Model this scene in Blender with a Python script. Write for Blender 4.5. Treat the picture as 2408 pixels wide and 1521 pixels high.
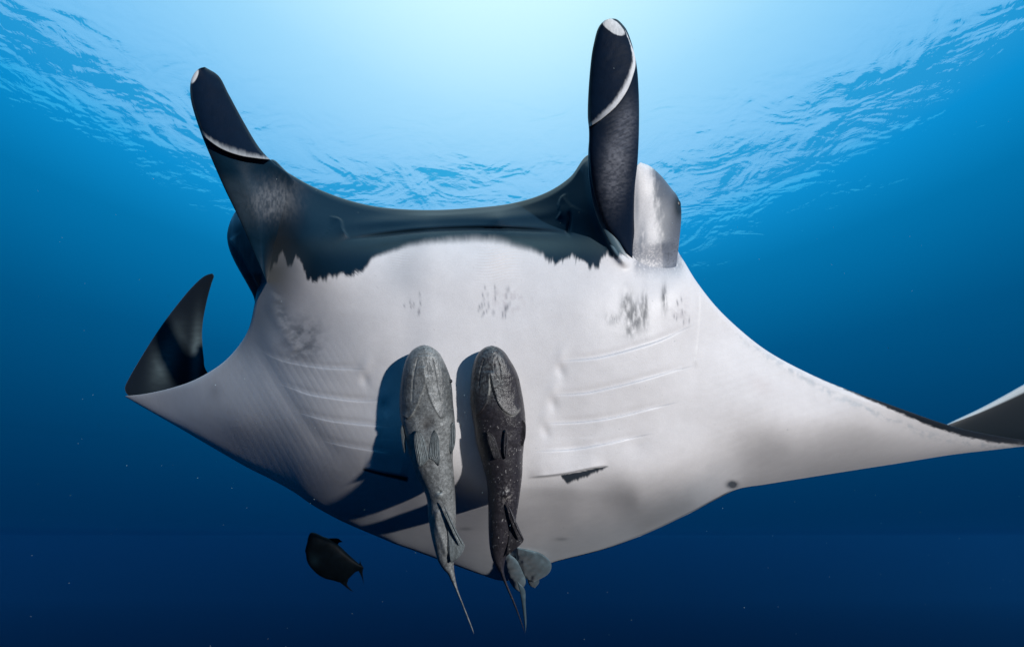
import bpy, math
import numpy as np

for o in list(bpy.data.objects):
    bpy.data.objects.remove(o)
scene = bpy.context.scene
col = scene.collection

# ------------------------------------------------------------------ camera, light, exposure
PITCH = math.radians(27.0)
TANV = 0.75                                   # tangent of half the vertical field of view
F = 760.5 / TANV                              # focal length on a 2408 x 1521 frame
cam_d = bpy.data.cameras.new('camera')
cam_d.sensor_width = 36.0
cam_d.lens = 18.0 / (1204.0 / F)
cam_d.clip_start = 0.05
cam_d.clip_end = 2000.0
cam = bpy.data.objects.new('camera', cam_d)
cam.rotation_euler = (math.radians(90) + PITCH, 0, 0)
col.objects.link(cam)
scene.camera = cam
cam_d.dof.use_dof = True
cam_d.dof.focus_distance = 1.75
cam_d.dof.aperture_fstop = 5.6

CP, SP = math.cos(PITCH), math.sin(PITCH)
RIGHT = np.array([1.0, 0.0, 0.0]); FWD = np.array([0.0, CP, SP]); UP = np.array([0.0, -SP, CP])

KEY = np.array([0.90, 0.50, -1.0])            # towards the light, in view axes
KEY = KEY / np.linalg.norm(KEY)
key_w = KEY[0] * RIGHT + KEY[1] * UP + KEY[2] * FWD
from mathutils import Vector
sun_d = bpy.data.lights.new('sun', 'SUN')  # sun-type lamp standing in for the strobe right of the camera
sun_d.energy = 5.0
sun_d.angle = math.radians(1.2)
sun_d.color = (1.0, 0.985, 0.965)
sun = bpy.data.objects.new('sun', sun_d)
sun.rotation_euler = Vector(key_w).to_track_quat('Z', 'Y').to_euler()
col.objects.link(sun)

scene.view_settings.view_transform = 'Standard'
scene.view_settings.look = 'None'
scene.view_settings.exposure = 0.0
scene.view_settings.gamma = 1.0
scene.view_settings.use_curve_mapping = False
scene.cycles.max_bounces = 6
scene.cycles.transparent_max_bounces = 8
scene.cycles.volume_bounces = 0
scene.cycles.use_denoising = True
scene.render.film_transparent = False

# world: the light of the open sea, bright towards the noon sky and dark towards the deep
world = bpy.data.worlds.new('World')
scene.world = world
world.use_nodes = True
wn, wl = world.node_tree.nodes, world.node_tree.links
wn.clear()
w_out = wn.new('ShaderNodeOutputWorld')
w_bg = wn.new('ShaderNodeBackground')
w_tc = wn.new('ShaderNodeTexCoord')
w_sep = wn.new('ShaderNodeSeparateXYZ')
wl.new(w_tc.outputs['Generated'], w_sep.inputs[0])
w_map = wn.new('ShaderNodeMapRange')
w_map.inputs['From Min'].default_value = -1; w_map.inputs['From Max'].default_value = 1
wl.new(w_sep.outputs['Z'], w_map.inputs['Value'])
w_ramp = wn.new('ShaderNodeValToRGB')
stops = [(-1.0, (0.0003, 0.002, 0.008)), (-0.3, (0.0003, 0.003, 0.013)), (-0.17, (0.0004, 0.005, 0.024)), (-0.09, (0.0004, 0.0085, 0.036)),
         (0.0, (0.0005, 0.018, 0.070)), (0.010, (0.0005, 0.0185, 0.071)), (0.022, (0.0005, 0.037, 0.105)), (0.075, (0.0005, 0.050, 0.135)), (0.16, (0.0006, 0.074, 0.180)), (0.34, (0.0008, 0.145, 0.315)), (0.50, (0.002, 0.27, 0.54)),
         (0.595, (0.02, 0.43, 0.83)), (0.635, (0.13, 0.49, 0.87)), (0.72, (0.19, 0.56, 0.93)), (0.80, (0.25, 0.64, 0.97)), (0.90, (0.42, 0.80, 1.0)), (1.0, (0.60, 0.94, 1.05))]
el = w_ramp.color_ramp.elements
while len(el) > 1:
    el.remove(el[0])
for k, (z, c) in enumerate(stops):
    e = el[0] if k == 0 else el.new((z + 1) / 2)
    e.position = (z + 1) / 2
    e.color = (*c, 1)
wl.new(w_map.outputs[0], w_ramp.inputs[0])
# broad glow around the sun, which stands high ahead above the water
w_dot = wn.new('ShaderNodeVectorMath'); w_dot.operation = 'DOT_PRODUCT'
g_el, g_az = math.radians(72), math.radians(-4)
w_dot.inputs[1].default_value = (math.cos(g_el) * math.sin(g_az), math.cos(g_el) * math.cos(g_az), math.sin(g_el))
wl.new(w_tc.outputs['Generated'], w_dot.inputs[0])
w_max = wn.new('ShaderNodeMath'); w_max.operation = 'MAXIMUM'; w_max.inputs[1].default_value = 0
wl.new(w_dot.outputs['Value'], w_max.inputs[0])
w_pow = wn.new('ShaderNodeMath'); w_pow.operation = 'POWER'; w_pow.inputs[1].default_value = 9
wl.new(w_max.outputs[0], w_pow.inputs[0])
w_glow = wn.new('ShaderNodeMix'); w_glow.data_type = 'RGBA'; w_glow.blend_type = 'ADD'; w_glow.clamp_factor = False
wl.new(w_pow.outputs[0], w_glow.inputs['Factor'])
wl.new(w_ramp.outputs[0], w_glow.inputs['A'])
w_glow.inputs['B'].default_value = (0.26, 0.20, 0.08, 1)
# away from the sun the water is dimmer
w_side = wn.new('ShaderNodeMapRange'); w_side.inputs['From Min'].default_value = -1.0; w_side.inputs['From Max'].default_value = 0.6
w_side.inputs['To Min'].default_value = 0.50; w_side.inputs['To Max'].default_value = 1.0
wl.new(w_dot.outputs['Value'], w_side.inputs['Value'])
w_mul = wn.new('ShaderNodeVectorMath'); w_mul.operation = 'SCALE'
wl.new(w_glow.outputs['Result'], w_mul.inputs[0]); wl.new(w_side.outputs[0], w_mul.inputs['Scale'])
wl.new(w_mul.outputs[0], w_bg.inputs['Color'])
w_bg.inputs['Strength'].default_value = 1.0
wl.new(w_bg.outputs[0], w_out.inputs[0])

# ------------------------------------------------------------------ small library
def P(px, py, z):
    """A point z metres in front of the camera plane, seen at (px, py) of the 2408 x 1521 frame."""
    x = (px - 1204.0) / F * z
    y = -(py - 760.5) / F * z
    return x[..., None] * RIGHT + y[..., None] * UP + z[..., None] * FWD

def curve(pts, n, even=True):
    p = np.array(pts, float)
    q = np.vstack([2 * p[0] - p[1], p, 2 * p[-1] - p[-2]])
    out = []
    for i in range(len(p) - 1):
        t = np.linspace(0, 1, 24, endpoint=False)[:, None]
        a, b, c, d = q[i], q[i + 1], q[i + 2], q[i + 3]
        out.append(0.5 * ((2 * b) + (c - a) * t + (2 * a - 5 * b + 4 * c - d) * t ** 2 + (3 * b - a - 3 * c + d) * t ** 3))
    out.append(p[-1:])
    c = np.vstack(out)
    if even:
        s = np.r_[0, np.cumsum(np.linalg.norm(np.diff(c, axis=0), axis=1))]
    else:
        s = np.arange(len(c), dtype=float)
    u = np.linspace(0, s[-1], n)
    return np.stack([np.interp(u, s, c[:, k]) for k in range(c.shape[1])], 1)

def hsh(ix, iy, seed):
    h = (ix.astype(np.int64) * 374761393 + iy.astype(np.int64) * 668265263 + seed * 2147483647) & 0xffffffff
    h = ((h ^ (h >> 13)) * 1274126177) & 0xffffffff
    h = (h ^ (h >> 16)) & 0xffffffff
    return h / 4294967295.0

def vn(x, y, seed=0):
    ix, iy = np.floor(x), np.floor(y)
    fx, fy = x - ix, y - iy
    fx = fx * fx * (3 - 2 * fx); fy = fy * fy * (3 - 2 * fy)
    a, b = hsh(ix, iy, seed), hsh(ix + 1, iy, seed)
    c, d = hsh(ix, iy + 1, seed), hsh(ix + 1, iy + 1, seed)
    return (a * (1 - fx) + b * fx) * (1 - fy) + (c * (1 - fx) + d * fx) * fy

def fbm(x, y, seed=0, octv=4):
    s, amp, tot = 0, 1.0, 0
    for k in range(octv):
        s = s + amp * vn(x * 2 ** k + 17 * k, y * 2 ** k + 31 * k, seed + k)
        tot += amp; amp *= 0.55
    return s / tot

def sm(a, b, x):
    t = np.clip((x - a) / (b - a), 0, 1)
    return t * t * (3 - 2 * t)

def pdist(px, py, poly, reach=90):
    """signed distance to a polyline (positive on its right hand, y pointing down) and position along it, 0..1"""
    c = curve(poly, max(12, len(poly) * 8))
    D = np.full(px.shape, 1e6); S = np.ones(px.shape); T = np.zeros(px.shape)
    m = (px > c[:, 0].min() - reach) & (px < c[:, 0].max() + reach) & (py > c[:, 1].min() - reach) & (py < c[:, 1].max() + reach)
    x, y = px[m], py[m]
    if x.size == 0:
        return D, T
    d = np.full(x.shape, 1e6); s = np.ones(x.shape); tt = np.zeros(x.shape)
    n = len(c) - 1
    for i in range(n):
        ax, ay = c[i]; bx, by = c[i + 1]
        ex, ey = bx - ax, by - ay
        L2 = ex * ex + ey * ey + 1e-9
        u = np.clip(((x - ax) * ex + (y - ay) * ey) / L2, 0, 1)
        qx, qy = ax + u * ex - x, ay + u * ey - y
        dd = np.hypot(qx, qy)
        k = dd < d
        cr = ex * (y - ay) - ey * (x - ax)
        d[k] = dd[k]; s[k] = np.where(cr[k] >= 0, 1, -1); tt[k] = (i + u[k]) / n
    D[m] = d * s; T[m] = tt
    return D, T

def ledge(px, py, poly, h, length, side=-1, soft=1.6, ends=0.06):
    """overlapping flap of skin: rises towards the line on one side, drops sharply behind it"""
    d, t = pdist(px, py, poly, reach=max(60, length * 3))
    d = d * side
    fade = sm(0, ends, t) * sm(0, ends, 1 - t) if ends > 0 else 1.0
    up = np.exp(-np.clip(d, 0, 1e5) / length) * sm(-soft, soft, d)
    return h * up * fade * (np.abs(d) < 1e5)

def ridge(px, py, poly, h, width, ends=0.1):
    d, t = pdist(px, py, poly, reach=width * 5 + 10)
    return h * np.exp(-(d / width) ** 2) * sm(0, ends, t) * sm(0, ends, 1 - t)

def gauss(px, py, cx, cy, rx, ry, rot=0):
    c, s = math.cos(rot), math.sin(rot)
    x, y = px - cx, py - cy
    return np.exp(-(((x * c + y * s) / rx) ** 2 + ((-x * s + y * c) / ry) ** 2))

def mixc(a, b, f):
    return a * (1 - f[..., None]) + np.array(b) * f[..., None]

def grid_faces(nr, nc, wrap=False, base=0):
    r = np.arange(nr - 1)[:, None]
    c = np.arange(nc if wrap else nc - 1)[None, :]
    c2 = (c + 1) % nc
    f = np.stack([r * nc + c, r * nc + c2, (r + 1) * nc + c2, (r + 1) * nc + c], -1).reshape(-1, 4)
    return f + base

def orient(v, f):
    """turn the faces outwards (closed shapes)"""
    c = v.mean(0)
    a, b, d, e = (v[f[:, k]] - c for k in range(4))
    vol = np.einsum('ij,ij->i', a, np.cross(b, d)).sum() + np.einsum('ij,ij->i', a, np.cross(d, e)).sum()
    return f if vol > 0 else f[:, ::-1]

def make_mesh(name, parts, mat, parent=None):
    """parts: list of (verts, quads, colours) joined into one mesh object"""
    V, Q, C, b = [], [], [], 0
    for v, f, c in parts:
        V.append(v); Q.append(orient(v, f) + b); C.append(c); b += len(v)
    V, Q, C = np.vstack(V), np.vstack(Q), np.vstack(C)
    me = bpy.data.meshes.new(name)
    me.vertices.add(len(V)); me.vertices.foreach_set('co', V.astype(np.float32).ravel())
    me.loops.add(len(Q) * 4); me.loops.foreach_set('vertex_index', Q.astype(np.int32).ravel())
    me.polygons.add(len(Q))
    me.polygons.foreach_set('loop_start', np.arange(0, len(Q) * 4, 4, dtype=np.int32))
    me.update(calc_edges=True)
    me.polygons.foreach_set('use_smooth', np.ones(len(Q), bool))
    at = me.color_attributes.new('skin_colour', 'FLOAT_COLOR', 'POINT')
    at.data.foreach_set('color', np.c_[C, np.ones(len(C))].astype(np.float32).ravel())
    me.validate()
    me.materials.append(mat)
    o = bpy.data.objects.new(name, me)
    col.objects.link(o)
    if parent:
        o.parent = parent
    return o

def slab(L, R, zc, th, disp=None, colour=(0.03, 0.04, 0.05), nt=160, nw=48, power=1.0, back=1.0, even=True, jag=None):
    """solid with a lens-shaped section, between two side outlines that run from one end to the other"""
    l, r = curve(L, nt, even), curve(R, nt, even)
    t = np.linspace(0, 1, nt)[:, None]
    a = np.linspace(0, 2 * np.pi, nw * 2, endpoint=False)[None, :]
    w = np.cos(a); s = np.sin(a)
    px = (l[:, :1] + r[:, :1]) / 2 + (r[:, :1] - l[:, :1]) / 2 * w
    py = (l[:, 1:] + r[:, 1:]) / 2 + (r[:, 1:] - l[:, 1:]) / 2 * w
    thick = th(t) if callable(th) else th * np.ones_like(t)
    z = (zc(px, py, t, w) if callable(zc) else zc) - np.sign(s) * np.abs(s) ** power * thick * np.where(s > 0, 1, back)
    if disp is not None:
        z = z - np.where(s > 0, disp(px, py, t + 0 * w, w + 0 * t) * np.clip(np.abs(s) * 2, 0, 1), 0)
    v = P(px, py, z).reshape(-1, 3)
    f = grid_faces(nt, nw * 2, wrap=True)
    c = colour(px, py, t + 0 * w, w + 0 * t, s + 0 * t) if callable(colour) else np.broadcast_to(np.array(colour), px.shape + (3,))
    return v, f, c.reshape(-1, 3)

def bump_profile(t, a=0.5, b=0.5):
    return np.clip(t, 0, 1) ** a * np.clip(1 - t, 0, 1) ** b

def thing(name, label, cat, loc=(0, 0, 0)):
    e = bpy.data.objects.new(name, None)
    e.empty_display_size = 0.2
    col.objects.link(e)
    e['label'] = label; e['category'] = cat
    return e

# ------------------------------------------------------------------ materials
def skin_material(name, rough=0.5, spec=0.35, grain=900.0, grain_amt=0.12, bump=0.05, mott=0.25, mott_scale=40, sss=0.0):
    m = bpy.data.materials.new(name); m.use_nodes = True
    n, l = m.node_tree.nodes, m.node_tree.links
    b = n['Principled BSDF']
    at = n.new('ShaderNodeAttribute'); at.attribute_name = 'skin_colour'
    tc = n.new('ShaderNodeTexCoord')
    n1 = n.new('ShaderNodeTexNoise'); n1.inputs['Scale'].default_value = grain; n1.inputs['Detail'].default_value = 2
    n2 = n.new('ShaderNodeTexNoise'); n2.inputs['Scale'].default_value = mott_scale; n2.inputs['Detail'].default_value = 6
    n2.inputs['Roughness'].default_value = 0.65
    l.new(tc.outputs['Object'], n1.inputs['Vector']); l.new(tc.outputs['Object'], n2.inputs['Vector'])
    m1 = n.new('ShaderNodeMapRange'); m1.inputs['From Min'].default_value = 0.3; m1.inputs['From Max'].default_value = 0.7
    m1.inputs['To Min'].default_value = 1 - grain_amt; m1.inputs['To Max'].default_value = 1 + grain_amt
    l.new(n1.outputs['Fac'], m1.inputs['Value'])
    m2 = n.new('ShaderNodeMapRange'); m2.inputs['From Min'].default_value = 0.3; m2.inputs['From Max'].default_value = 0.7
    m2.inputs['To Min'].default_value = 1 - mott; m2.inputs['To Max'].default_value = 1 + mott * 0.5
    l.new(n2.outputs['Fac'], m2.inputs['Value'])
    mm = n.new('ShaderNodeMath'); mm.operation = 'MULTIPLY'
    l.new(m1.outputs[0], mm.inputs[0]); l.new(m2.outputs[0], mm.inputs[1])
    vm = n.new('ShaderNodeVectorMath'); vm.operation = 'SCALE'
    l.new(at.outputs['Color'], vm.inputs[0]); l.new(mm.outputs[0], vm.inputs['Scale'])
    l.new(vm.outputs[0], b.inputs['Base Color'])
    b.inputs['Roughness'].default_value = rough
    b.inputs['Specular IOR Level'].default_value = spec
    b.inputs['Sheen Weight'].default_value = sss
    b.inputs['Sheen Roughness'].default_value = 0.35
    bp = n.new('ShaderNodeBump'); bp.inputs['Strength'].default_value = bump; bp.inputs['Distance'].default_value = 0.004
    l.new(n1.outputs['Fac'], bp.inputs['Height'])
    l.new(bp.outputs[0], b.inputs['Normal'])
    return m

M_manta = skin_material('manta_skin', rough=0.40, spec=0.28, grain=260, grain_amt=0.05, bump=0.14, mott=0.05, mott_scale=14, sss=0.10)
M_lobe = skin_material('manta_fin_skin', rough=0.5, spec=0.06, grain=260, grain_amt=0.08, bump=0.15, mott=0.15, mott_scale=20, sss=0.04)
M_remora = skin_material('remora_skin', rough=0.33, spec=0.5, grain=420, grain_amt=0.4, bump=0.3, mott=0.35, mott_scale=60)
M_fish = skin_material('fish_skin', rough=0.5, spec=0.04, grain=200, grain_amt=0.1, bump=0.1, mott=0.3, mott_scale=12)

def plain(name, c, rough=0.5, **kw):
    m = bpy.data.materials.new(name); m.use_nodes = True
    b = m.node_tree.nodes['Principled BSDF']
    b.inputs['Base Color'].default_value = (*c, 1); b.inputs['Roughness'].default_value = rough
    for k, v in kw.items():
        b.inputs[k].default_value = v
    return m

# ------------------------------------------------------------------ water surface, sea floor of darkness, haze
H_SURF = 9.0
def water_material():
    m = bpy.data.materials.new('water_surface'); m.use_nodes = True
    n, l = m.node_tree.nodes, m.node_tree.links
    n.clear()
    out = n.new('ShaderNodeOutputMaterial')
    tc = n.new('ShaderNodeTexCoord')
    mp = n.new('ShaderNodeMapping'); mp.inputs['Rotation'].default_value = (0, 0, math.radians(18)); mp.inputs['Scale'].default_value = (0.75, 1.0, 1.0)
    l.new(tc.outputs['Object'], mp.inputs[0])
    hs = []
    for sc, det, amp, dist in ((0.20, 2, 1.2, 0.3), (0.75, 3, 0.55, 0.6), (2.2, 4, 0.11, 0.5)):
        t = n.new('ShaderNodeTexNoise'); t.inputs['Scale'].default_value = sc; t.inputs['Detail'].default_value = det
        t.inputs['Roughness'].default_value = 0.55; t.inputs['Distortion'].default_value = dist
        l.new(mp.outputs[0], t.inputs['Vector'])
        a = n.new('ShaderNodeMath'); a.operation = 'MULTIPLY'; a.inputs[1].default_value = amp
        l.new(t.outputs['Fac'], a.inputs[0]); hs.append(a)
    s1 = n.new('ShaderNodeMath'); l.new(hs[0].outputs[0], s1.inputs[0]); l.new(hs[1].outputs[0], s1.inputs[1])
    s2 = n.new('ShaderNodeMath'); l.new(s1.outputs[0], s2.inputs[0]); l.new(hs[2].outputs[0], s2.inputs[1])
    bp = n.new('ShaderNodeBump'); bp.inputs['Strength'].default_value = 1.0; bp.inputs['Distance'].default_value = 0.155
    l.new(s2.outputs[0], bp.inputs['Height'])
    fr = n.new('ShaderNodeFresnel'); fr.inputs['IOR'].default_value = 1.28
    l.new(bp.outputs[0], fr.inputs['Normal'])
    fm = n.new('ShaderNodeMath'); fm.operation = 'MULTIPLY'; fm.inputs[1].default_value = 0.08
    l.new(fr.outputs[0], fm.inputs[0])
    tint = n.new('ShaderNodeMix'); tint.data_type = 'RGBA'
    tint.inputs['A'].default_value = (1, 1, 1, 1); tint.inputs['B'].default_value = (0.12, 0.68, 0.84, 1)  # blue scatter of the water put into the tint
    l.new(fr.outputs[0], tint.inputs['Factor'])
    tr = n.new('ShaderNodeBsdfTransparent')
    l.new(tint.outputs['Result'], tr.inputs['Color'])
    gl = n.new('ShaderNodeBsdfGlossy'); gl.inputs['Roughness'].default_value = 0.12
    gl.inputs['Color'].default_value = (0.9, 0.97, 1, 1)
    l.new(bp.outputs[0], gl.inputs['Normal'])
    mx = n.new('ShaderNodeMixShader')
    l.new(fm.outputs[0], mx.inputs[0]); l.new(tr.outputs[0], mx.inputs[1]); l.new(gl.outputs[0], mx.inputs[2])
    l.new(mx.outputs[0], out.inputs['Surface'])
    return m

N = 261
gx = np.linspace(-1, 1, N); gx = np.sign(gx) * np.abs(gx) ** 2.4 * 600
X, Y = np.meshgrid(gx, gx)
Zs = H_SURF + 0.5 * (fbm(X / 7 + 50, Y / 5 + 50, 5, 3) - 0.5)
wv = np.stack([X, Y, Zs], -1).reshape(-1, 3)
wf = grid_faces(N, N)
me = bpy.data.meshes.new('water_surface')
me.from_pydata(wv.tolist(), [], wf.tolist())
me.polygons.foreach_set('use_smooth', np.ones(len(wf), bool)); me.update()
me.materials.append(water_material())
wo = bpy.data.objects.new('water_surface', me); col.objects.link(wo)
wo['kind'] = 'structure'

HAZE = 0.0005
if HAZE > 0:
    me = bpy.data.meshes.new('haze')
    hb = [(-620, -620, -60), (620, -620, -60), (620, 620, -60), (-620, 620, -60),
          (-620, -620, 10), (620, -620, 10), (620, 620, 10), (-620, 620, 10)]
    me.from_pydata(hb, [], [(0, 3, 2, 1), (4, 5, 6, 7), (0, 1, 5, 4), (1, 2, 6, 5), (2, 3, 7, 6), (3, 0, 4, 7)])
    m = bpy.data.materials.new('haze'); m.use_nodes = True
    n, l = m.node_tree.nodes, m.node_tree.links
    n.clear()
    out = n.new('ShaderNodeOutputMaterial')
    pv = n.new('ShaderNodeVolumePrincipled')
    pv.inputs['Color'].default_value = (0.01, 0.16, 0.45, 1)
    pv.inputs['Density'].default_value = HAZE
    pv.inputs['Anisotropy'].default_value = 0.3
    l.new(pv.outputs[0], out.inputs['Volume'])
    me.materials.append(m)
    ho = bpy.data.objects.new('haze', me); col.objects.link(ho)
    ho['kind'] = 'stuff'

# ------------------------------------------------------------------ giant manta
CTRL = np.array([
    (1170, 490, 2.03), (1170, 515, 1.95), (1170, 545, 1.92), (1170, 600, 1.845), (1170, 700, 1.785), (1170, 850, 1.745), (1170, 1000, 1.74),
    (1170, 1120, 1.765), (1170, 1172, 1.815), (1170, 1240, 2.12), (1175, 1300, 2.50), (1180, 1366, 2.95),
    (1300, 600, 1.855), (1350, 850, 1.745), (1350, 1050, 1.76), (1350, 1150, 1.815), (1350, 1220, 2.07), (1350, 1300, 2.56),
    (1500, 700, 1.80), (1500, 900, 1.76), (1500, 1050, 1.785), (1500, 1175, 1.94), (1500, 1255, 2.46),
    (1600, 650, 1.88), (1620, 800, 1.835), (1640, 1000, 1.845), (1640, 1190, 2.10), (1735, 1145, 2.10), (1720, 1060, 1.93),
    (1740, 775, 1.96), (1800, 900, 1.94), (1850, 1050, 2.00), (1900, 1118, 2.19), (1960, 905, 2.09), (2050, 1000, 2.13),
    (2100, 1088, 2.34), (2230, 1005, 2.38), (2230, 1060, 2.48), (2408, 1045, 2.82), (2520, 1035, 3.10),
    (1000, 700, 1.79), (1000, 900, 1.755), (1000, 1100, 1.80), (1000, 1200, 2.05), (1000, 1295, 2.60),
    (850, 650, 1.845), (850, 800, 1.82), (850, 950, 1.85), (850, 1100, 1.95), (850, 1240, 2.44),
    (730, 720, 1.94), (730, 850, 1.98), (710, 1000, 2.08), (700, 1145, 2.43),
    (620, 700, 2.17), (640, 800, 2.16), (600, 900, 2.33), (560, 825, 2.47), (560, 1000, 2.55), (560, 1075, 2.80),
    (460, 900, 2.89), (450, 980, 3.04), (300, 932, 3.90), (380, 985, 3.50),
    (632, 385, 1.98), (740, 445, 2.02), (700, 560, 1.90), (820, 550, 1.92), (900, 490, 2.03), (1000, 494, 2.04), (1000, 545, 1.92),
    (1380, 368, 2.04), (1380, 480, 1.94), (1330, 550, 1.91), (1280, 460, 2.03), (1500, 480, 1.97), (1560, 520, 2.02), (1592, 585, 2.02),
    (1490, 600, 1.875), (600, 560, 2.12), (780, 620, 1.87)], float)

class RBF:
    def __init__(self, c, lam=2e-4):
        self.p = c[:, :2] / 500.0
        n = len(c)
        r = np.linalg.norm(self.p[:, None] - self.p[None], axis=-1)
        K = np.where(r > 0, r ** 2 * np.log(r + 1e-12), 0) + lam * np.eye(n)
        A = np.zeros((n + 3, n + 3)); A[:n, :n] = K
        A[:n, n] = 1; A[:n, n + 1:] = self.p; A[n:, :n] = A[:n, n:].T
        self.w = np.linalg.solve(A, np.r_[c[:, 2], 0, 0, 0])
        self.n = n
    def __call__(self, px, py):
        x, y = px / 500.0, py / 500.0
        z = self.w[self.n] + self.w[self.n + 1] * x + self.w[self.n + 2] * y
        for k in range(self.n):
            r2 = (x - self.p[k, 0]) ** 2 + (y - self.p[k, 1]) ** 2
            z = z + self.w[k] * 0.5 * r2 * np.log(r2 + 1e-12)
        return z
belly = RBF(CTRL)

GILLS = [  # (line, height m, length px)
    ([(600, 815), (640, 838), (680, 852), (760, 865), (870, 870)], .0065, 28),
    ([(640, 895), (690, 914), (740, 930), (850, 944), (912, 938)], .007, 30),
    ([(682, 962), (720, 975), (780, 990), (880, 1001), (925, 1003)], .0065, 26),
    ([(750, 1033), (800, 1046), (850, 1055), (935, 1068)], .006, 24),
    ([(852, 1099), (900, 1110), (962, 1121)], .018, 22),
    ([(1298, 852), (1350, 848), (1400, 843), (1450, 832), (1500, 818), (1560, 798), (1642, 760)], .007, 30),
    ([(1278, 930), (1370, 926), (1440, 912), (1500, 897), (1580, 874), (1642, 859)], .007, 30),
    ([(1260, 998), (1370, 993), (1450, 981), (1530, 962), (1602, 945)], .0065, 26),
    ([(1244, 1063), (1350, 1057), (1430, 1043), (1480, 1032), (1542, 1019)], .006, 24),
    ([(1238, 1124), (1320, 1115), (1380, 1103), (1432, 1094)], .015, 22)]

def body_disp(px, py):
    h = 0
    for k, (g, hh, ln) in enumerate(GILLS):
        if k in (4, 9):
            h = h + ledge(px, py, g, hh, ln, side=-1, soft=2.0, ends=0.22)
        else:
            h = h + ledge(px, py, g, hh * 0.62, ln * 1.5, side=1, soft=2.2, ends=0.3) - ridge(px, py, [(x, y - 7) for x, y in g], hh * .35, 7, ends=.3)
    # knots where the gill slits end near the middle, and folds beside them
    for cx, cy in ((858, 885), (905, 950), (1318, 862), (1300, 940), (1282, 1005)):
        h = h + 0.004 * gauss(px, py, cx, cy - 22, 14, 26, 0.4) - 0.005 * gauss(px, py, cx, cy + 8, 11, 18, -0.3)
    # snout, mouth slit and lips
    h = h - ridge(px, py, [(800, 566), (870, 556), (960, 545), (1060, 538), (1170, 537), (1280, 543), (1345, 552)], .020, 4, ends=.25)
    h = h + ledge(px, py, [(800, 566), (870, 556), (960, 545), (1060, 538), (1170, 537), (1280, 543), (1345, 552)], .009, 22, side=-1, ends=.25)
    h = h + ridge(px, py, [(780, 590), (880, 572), (1000, 556), (1170, 550), (1300, 556), (1380, 578)], .006, 10, ends=.3)
    h = h + ridge(px, py, [(770, 535), (900, 521), (1040, 513), (1170, 510), (1290, 500), (1345, 470)], .014, 13, ends=.3)
    # nostril flaps at both corners of the mouth
    h = h + ledge(px, py, [(1334, 455), (1320, 462), (1313, 480), (1316, 500), (1306, 518)], .018, 20, side=-1, ends=0.25)
    h = h - ridge(px, py, [(1338, 492), (1340, 520), (1336, 548), (1348, 556)], .012, 4, ends=.3)
    h = h + ledge(px, py, [(772, 508), (800, 515), (808, 540), (822, 562)], .016, 22, side=1, ends=0.3)
    # rim that runs from the lobe root down to the throat
    h = h + ridge(px, py, [(1383, 365), (1392, 440), (1412, 520), (1448, 590), (1484, 632)], .030, 11)
    h = h + ridge(px, py, [(655, 690), (640, 720), (668, 780), (700, 830)], .006, 14)
    # tooth pad wrinkles and skin folds
    f = gauss(px, py, 1175, 610, 48, 48)
    h = h + 0.0024 * f * np.sin((py + 3 * np.sin(px / 17.0) + 0.08 * (px - 1175)) / 7.0 * 2 * np.pi)
    f = gauss(px, py, 940, 600, 34, 30)
    h = h + 0.0008 * f * np.sin((py + 2 * np.sin(px / 13.0)) / 6.5 * 2 * np.pi)
    # fine parallel folds in the left wing
    f = sm(480, 600, px) * sm(900, 720, px) * sm(780, 860, py) * sm(1200, 1050, py)
    q = px - 0.42 * (py - 900) - 60 * np.sin((py - 820) / 300.0)
    h = h + 0.0011 * f * (np.abs(np.sin(q / 17.0 * np.pi)) ** 0.5) * (0.4 + fbm(px / 80, py / 80, 3, 2))
    f = sm(1640, 1700, px)
    q = 0.35 * px + py
    h = h + 0.00015 * f * np.sin(q / 9.0 * np.pi + 3 * fbm(px / 120, py / 120, 7, 2))
    # broad unevenness of the belly
    h = h + 0.009 * (fbm(px / 190, py / 130, 11, 2) - 0.5) * sm(560, 640, py) + 0.0012 * (fbm(px / 38, py / 30, 12, 3) - 0.5)
    # pectoral girdle line behind the gills
    h = h + 0.010 * sm(1185, 1150, py + 8 * np.sin(px / 90)) * sm(940, 1020, px) * sm(1500, 1350, px)
    # seam at the root of the right wing and shoulder fold of the left
    h = h + ridge(px, py, [(1648, 640), (1650, 720), (1644, 800), (1636, 870)], .004, 5)
    h = h - ridge(px, py, [(600, 720), (604, 800), (640, 880), (690, 960), (760, 1040), (850, 1100)], .008, 20, ends=.3)
    return h

BX = [(560, 700), (600, 690), (625, 662), (634, 640), (648, 622), (658, 600), (664, 590), (670, 604), (674, 622), (678, 634), (686, 622), (694, 608), (700, 604),
      (707, 616), (714, 634), (722, 652), (734, 660), (750, 660), (775, 656), (800, 652), (830, 650), (852, 640), (866, 622), (878, 606),
      (900, 598), (930, 588), (960, 577), (1010, 569), (1060, 563), (1120, 561), (1180, 566), (1215, 578), (1250, 587), (1272, 598), (1290, 620), (1312, 622),
      (1326, 611), (1345, 609), (1372, 617), (1398, 632), (1408, 626), (1414, 604), (1430, 597), (1448, 606), (1470, 590), (1500, 560), (1520, 540)]
BX = np.array(sorted(BX), float)
WHITE = np.array([0.80, 0.775, 0.785]); DARK = np.array([0.004, 0.020, 0.040])

def head_dark(px, py):
    streak = (vn(px / 1.9 + py / 30, py / 50, 21) - 0.5) * 9 + (vn(px / 6 + py / 50, py / 90, 22) - 0.5) * 9 + (fbm(px / 26, py / 26, 23, 3) - .5) * 14
    edge = np.interp(px, BX[:, 0], BX[:, 1])
    soft = 1 + 1.6 * gauss(px, py, 1130, 565, 190, 60)
    out = sm(6.0, -6.5, (py - edge) / soft + streak * sm(900, 820, px) + streak * sm(1260, 1300, px) + 0.12 * streak)
    # outside the head nothing is dark
    return out * sm(1500, 1480, px)

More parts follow.
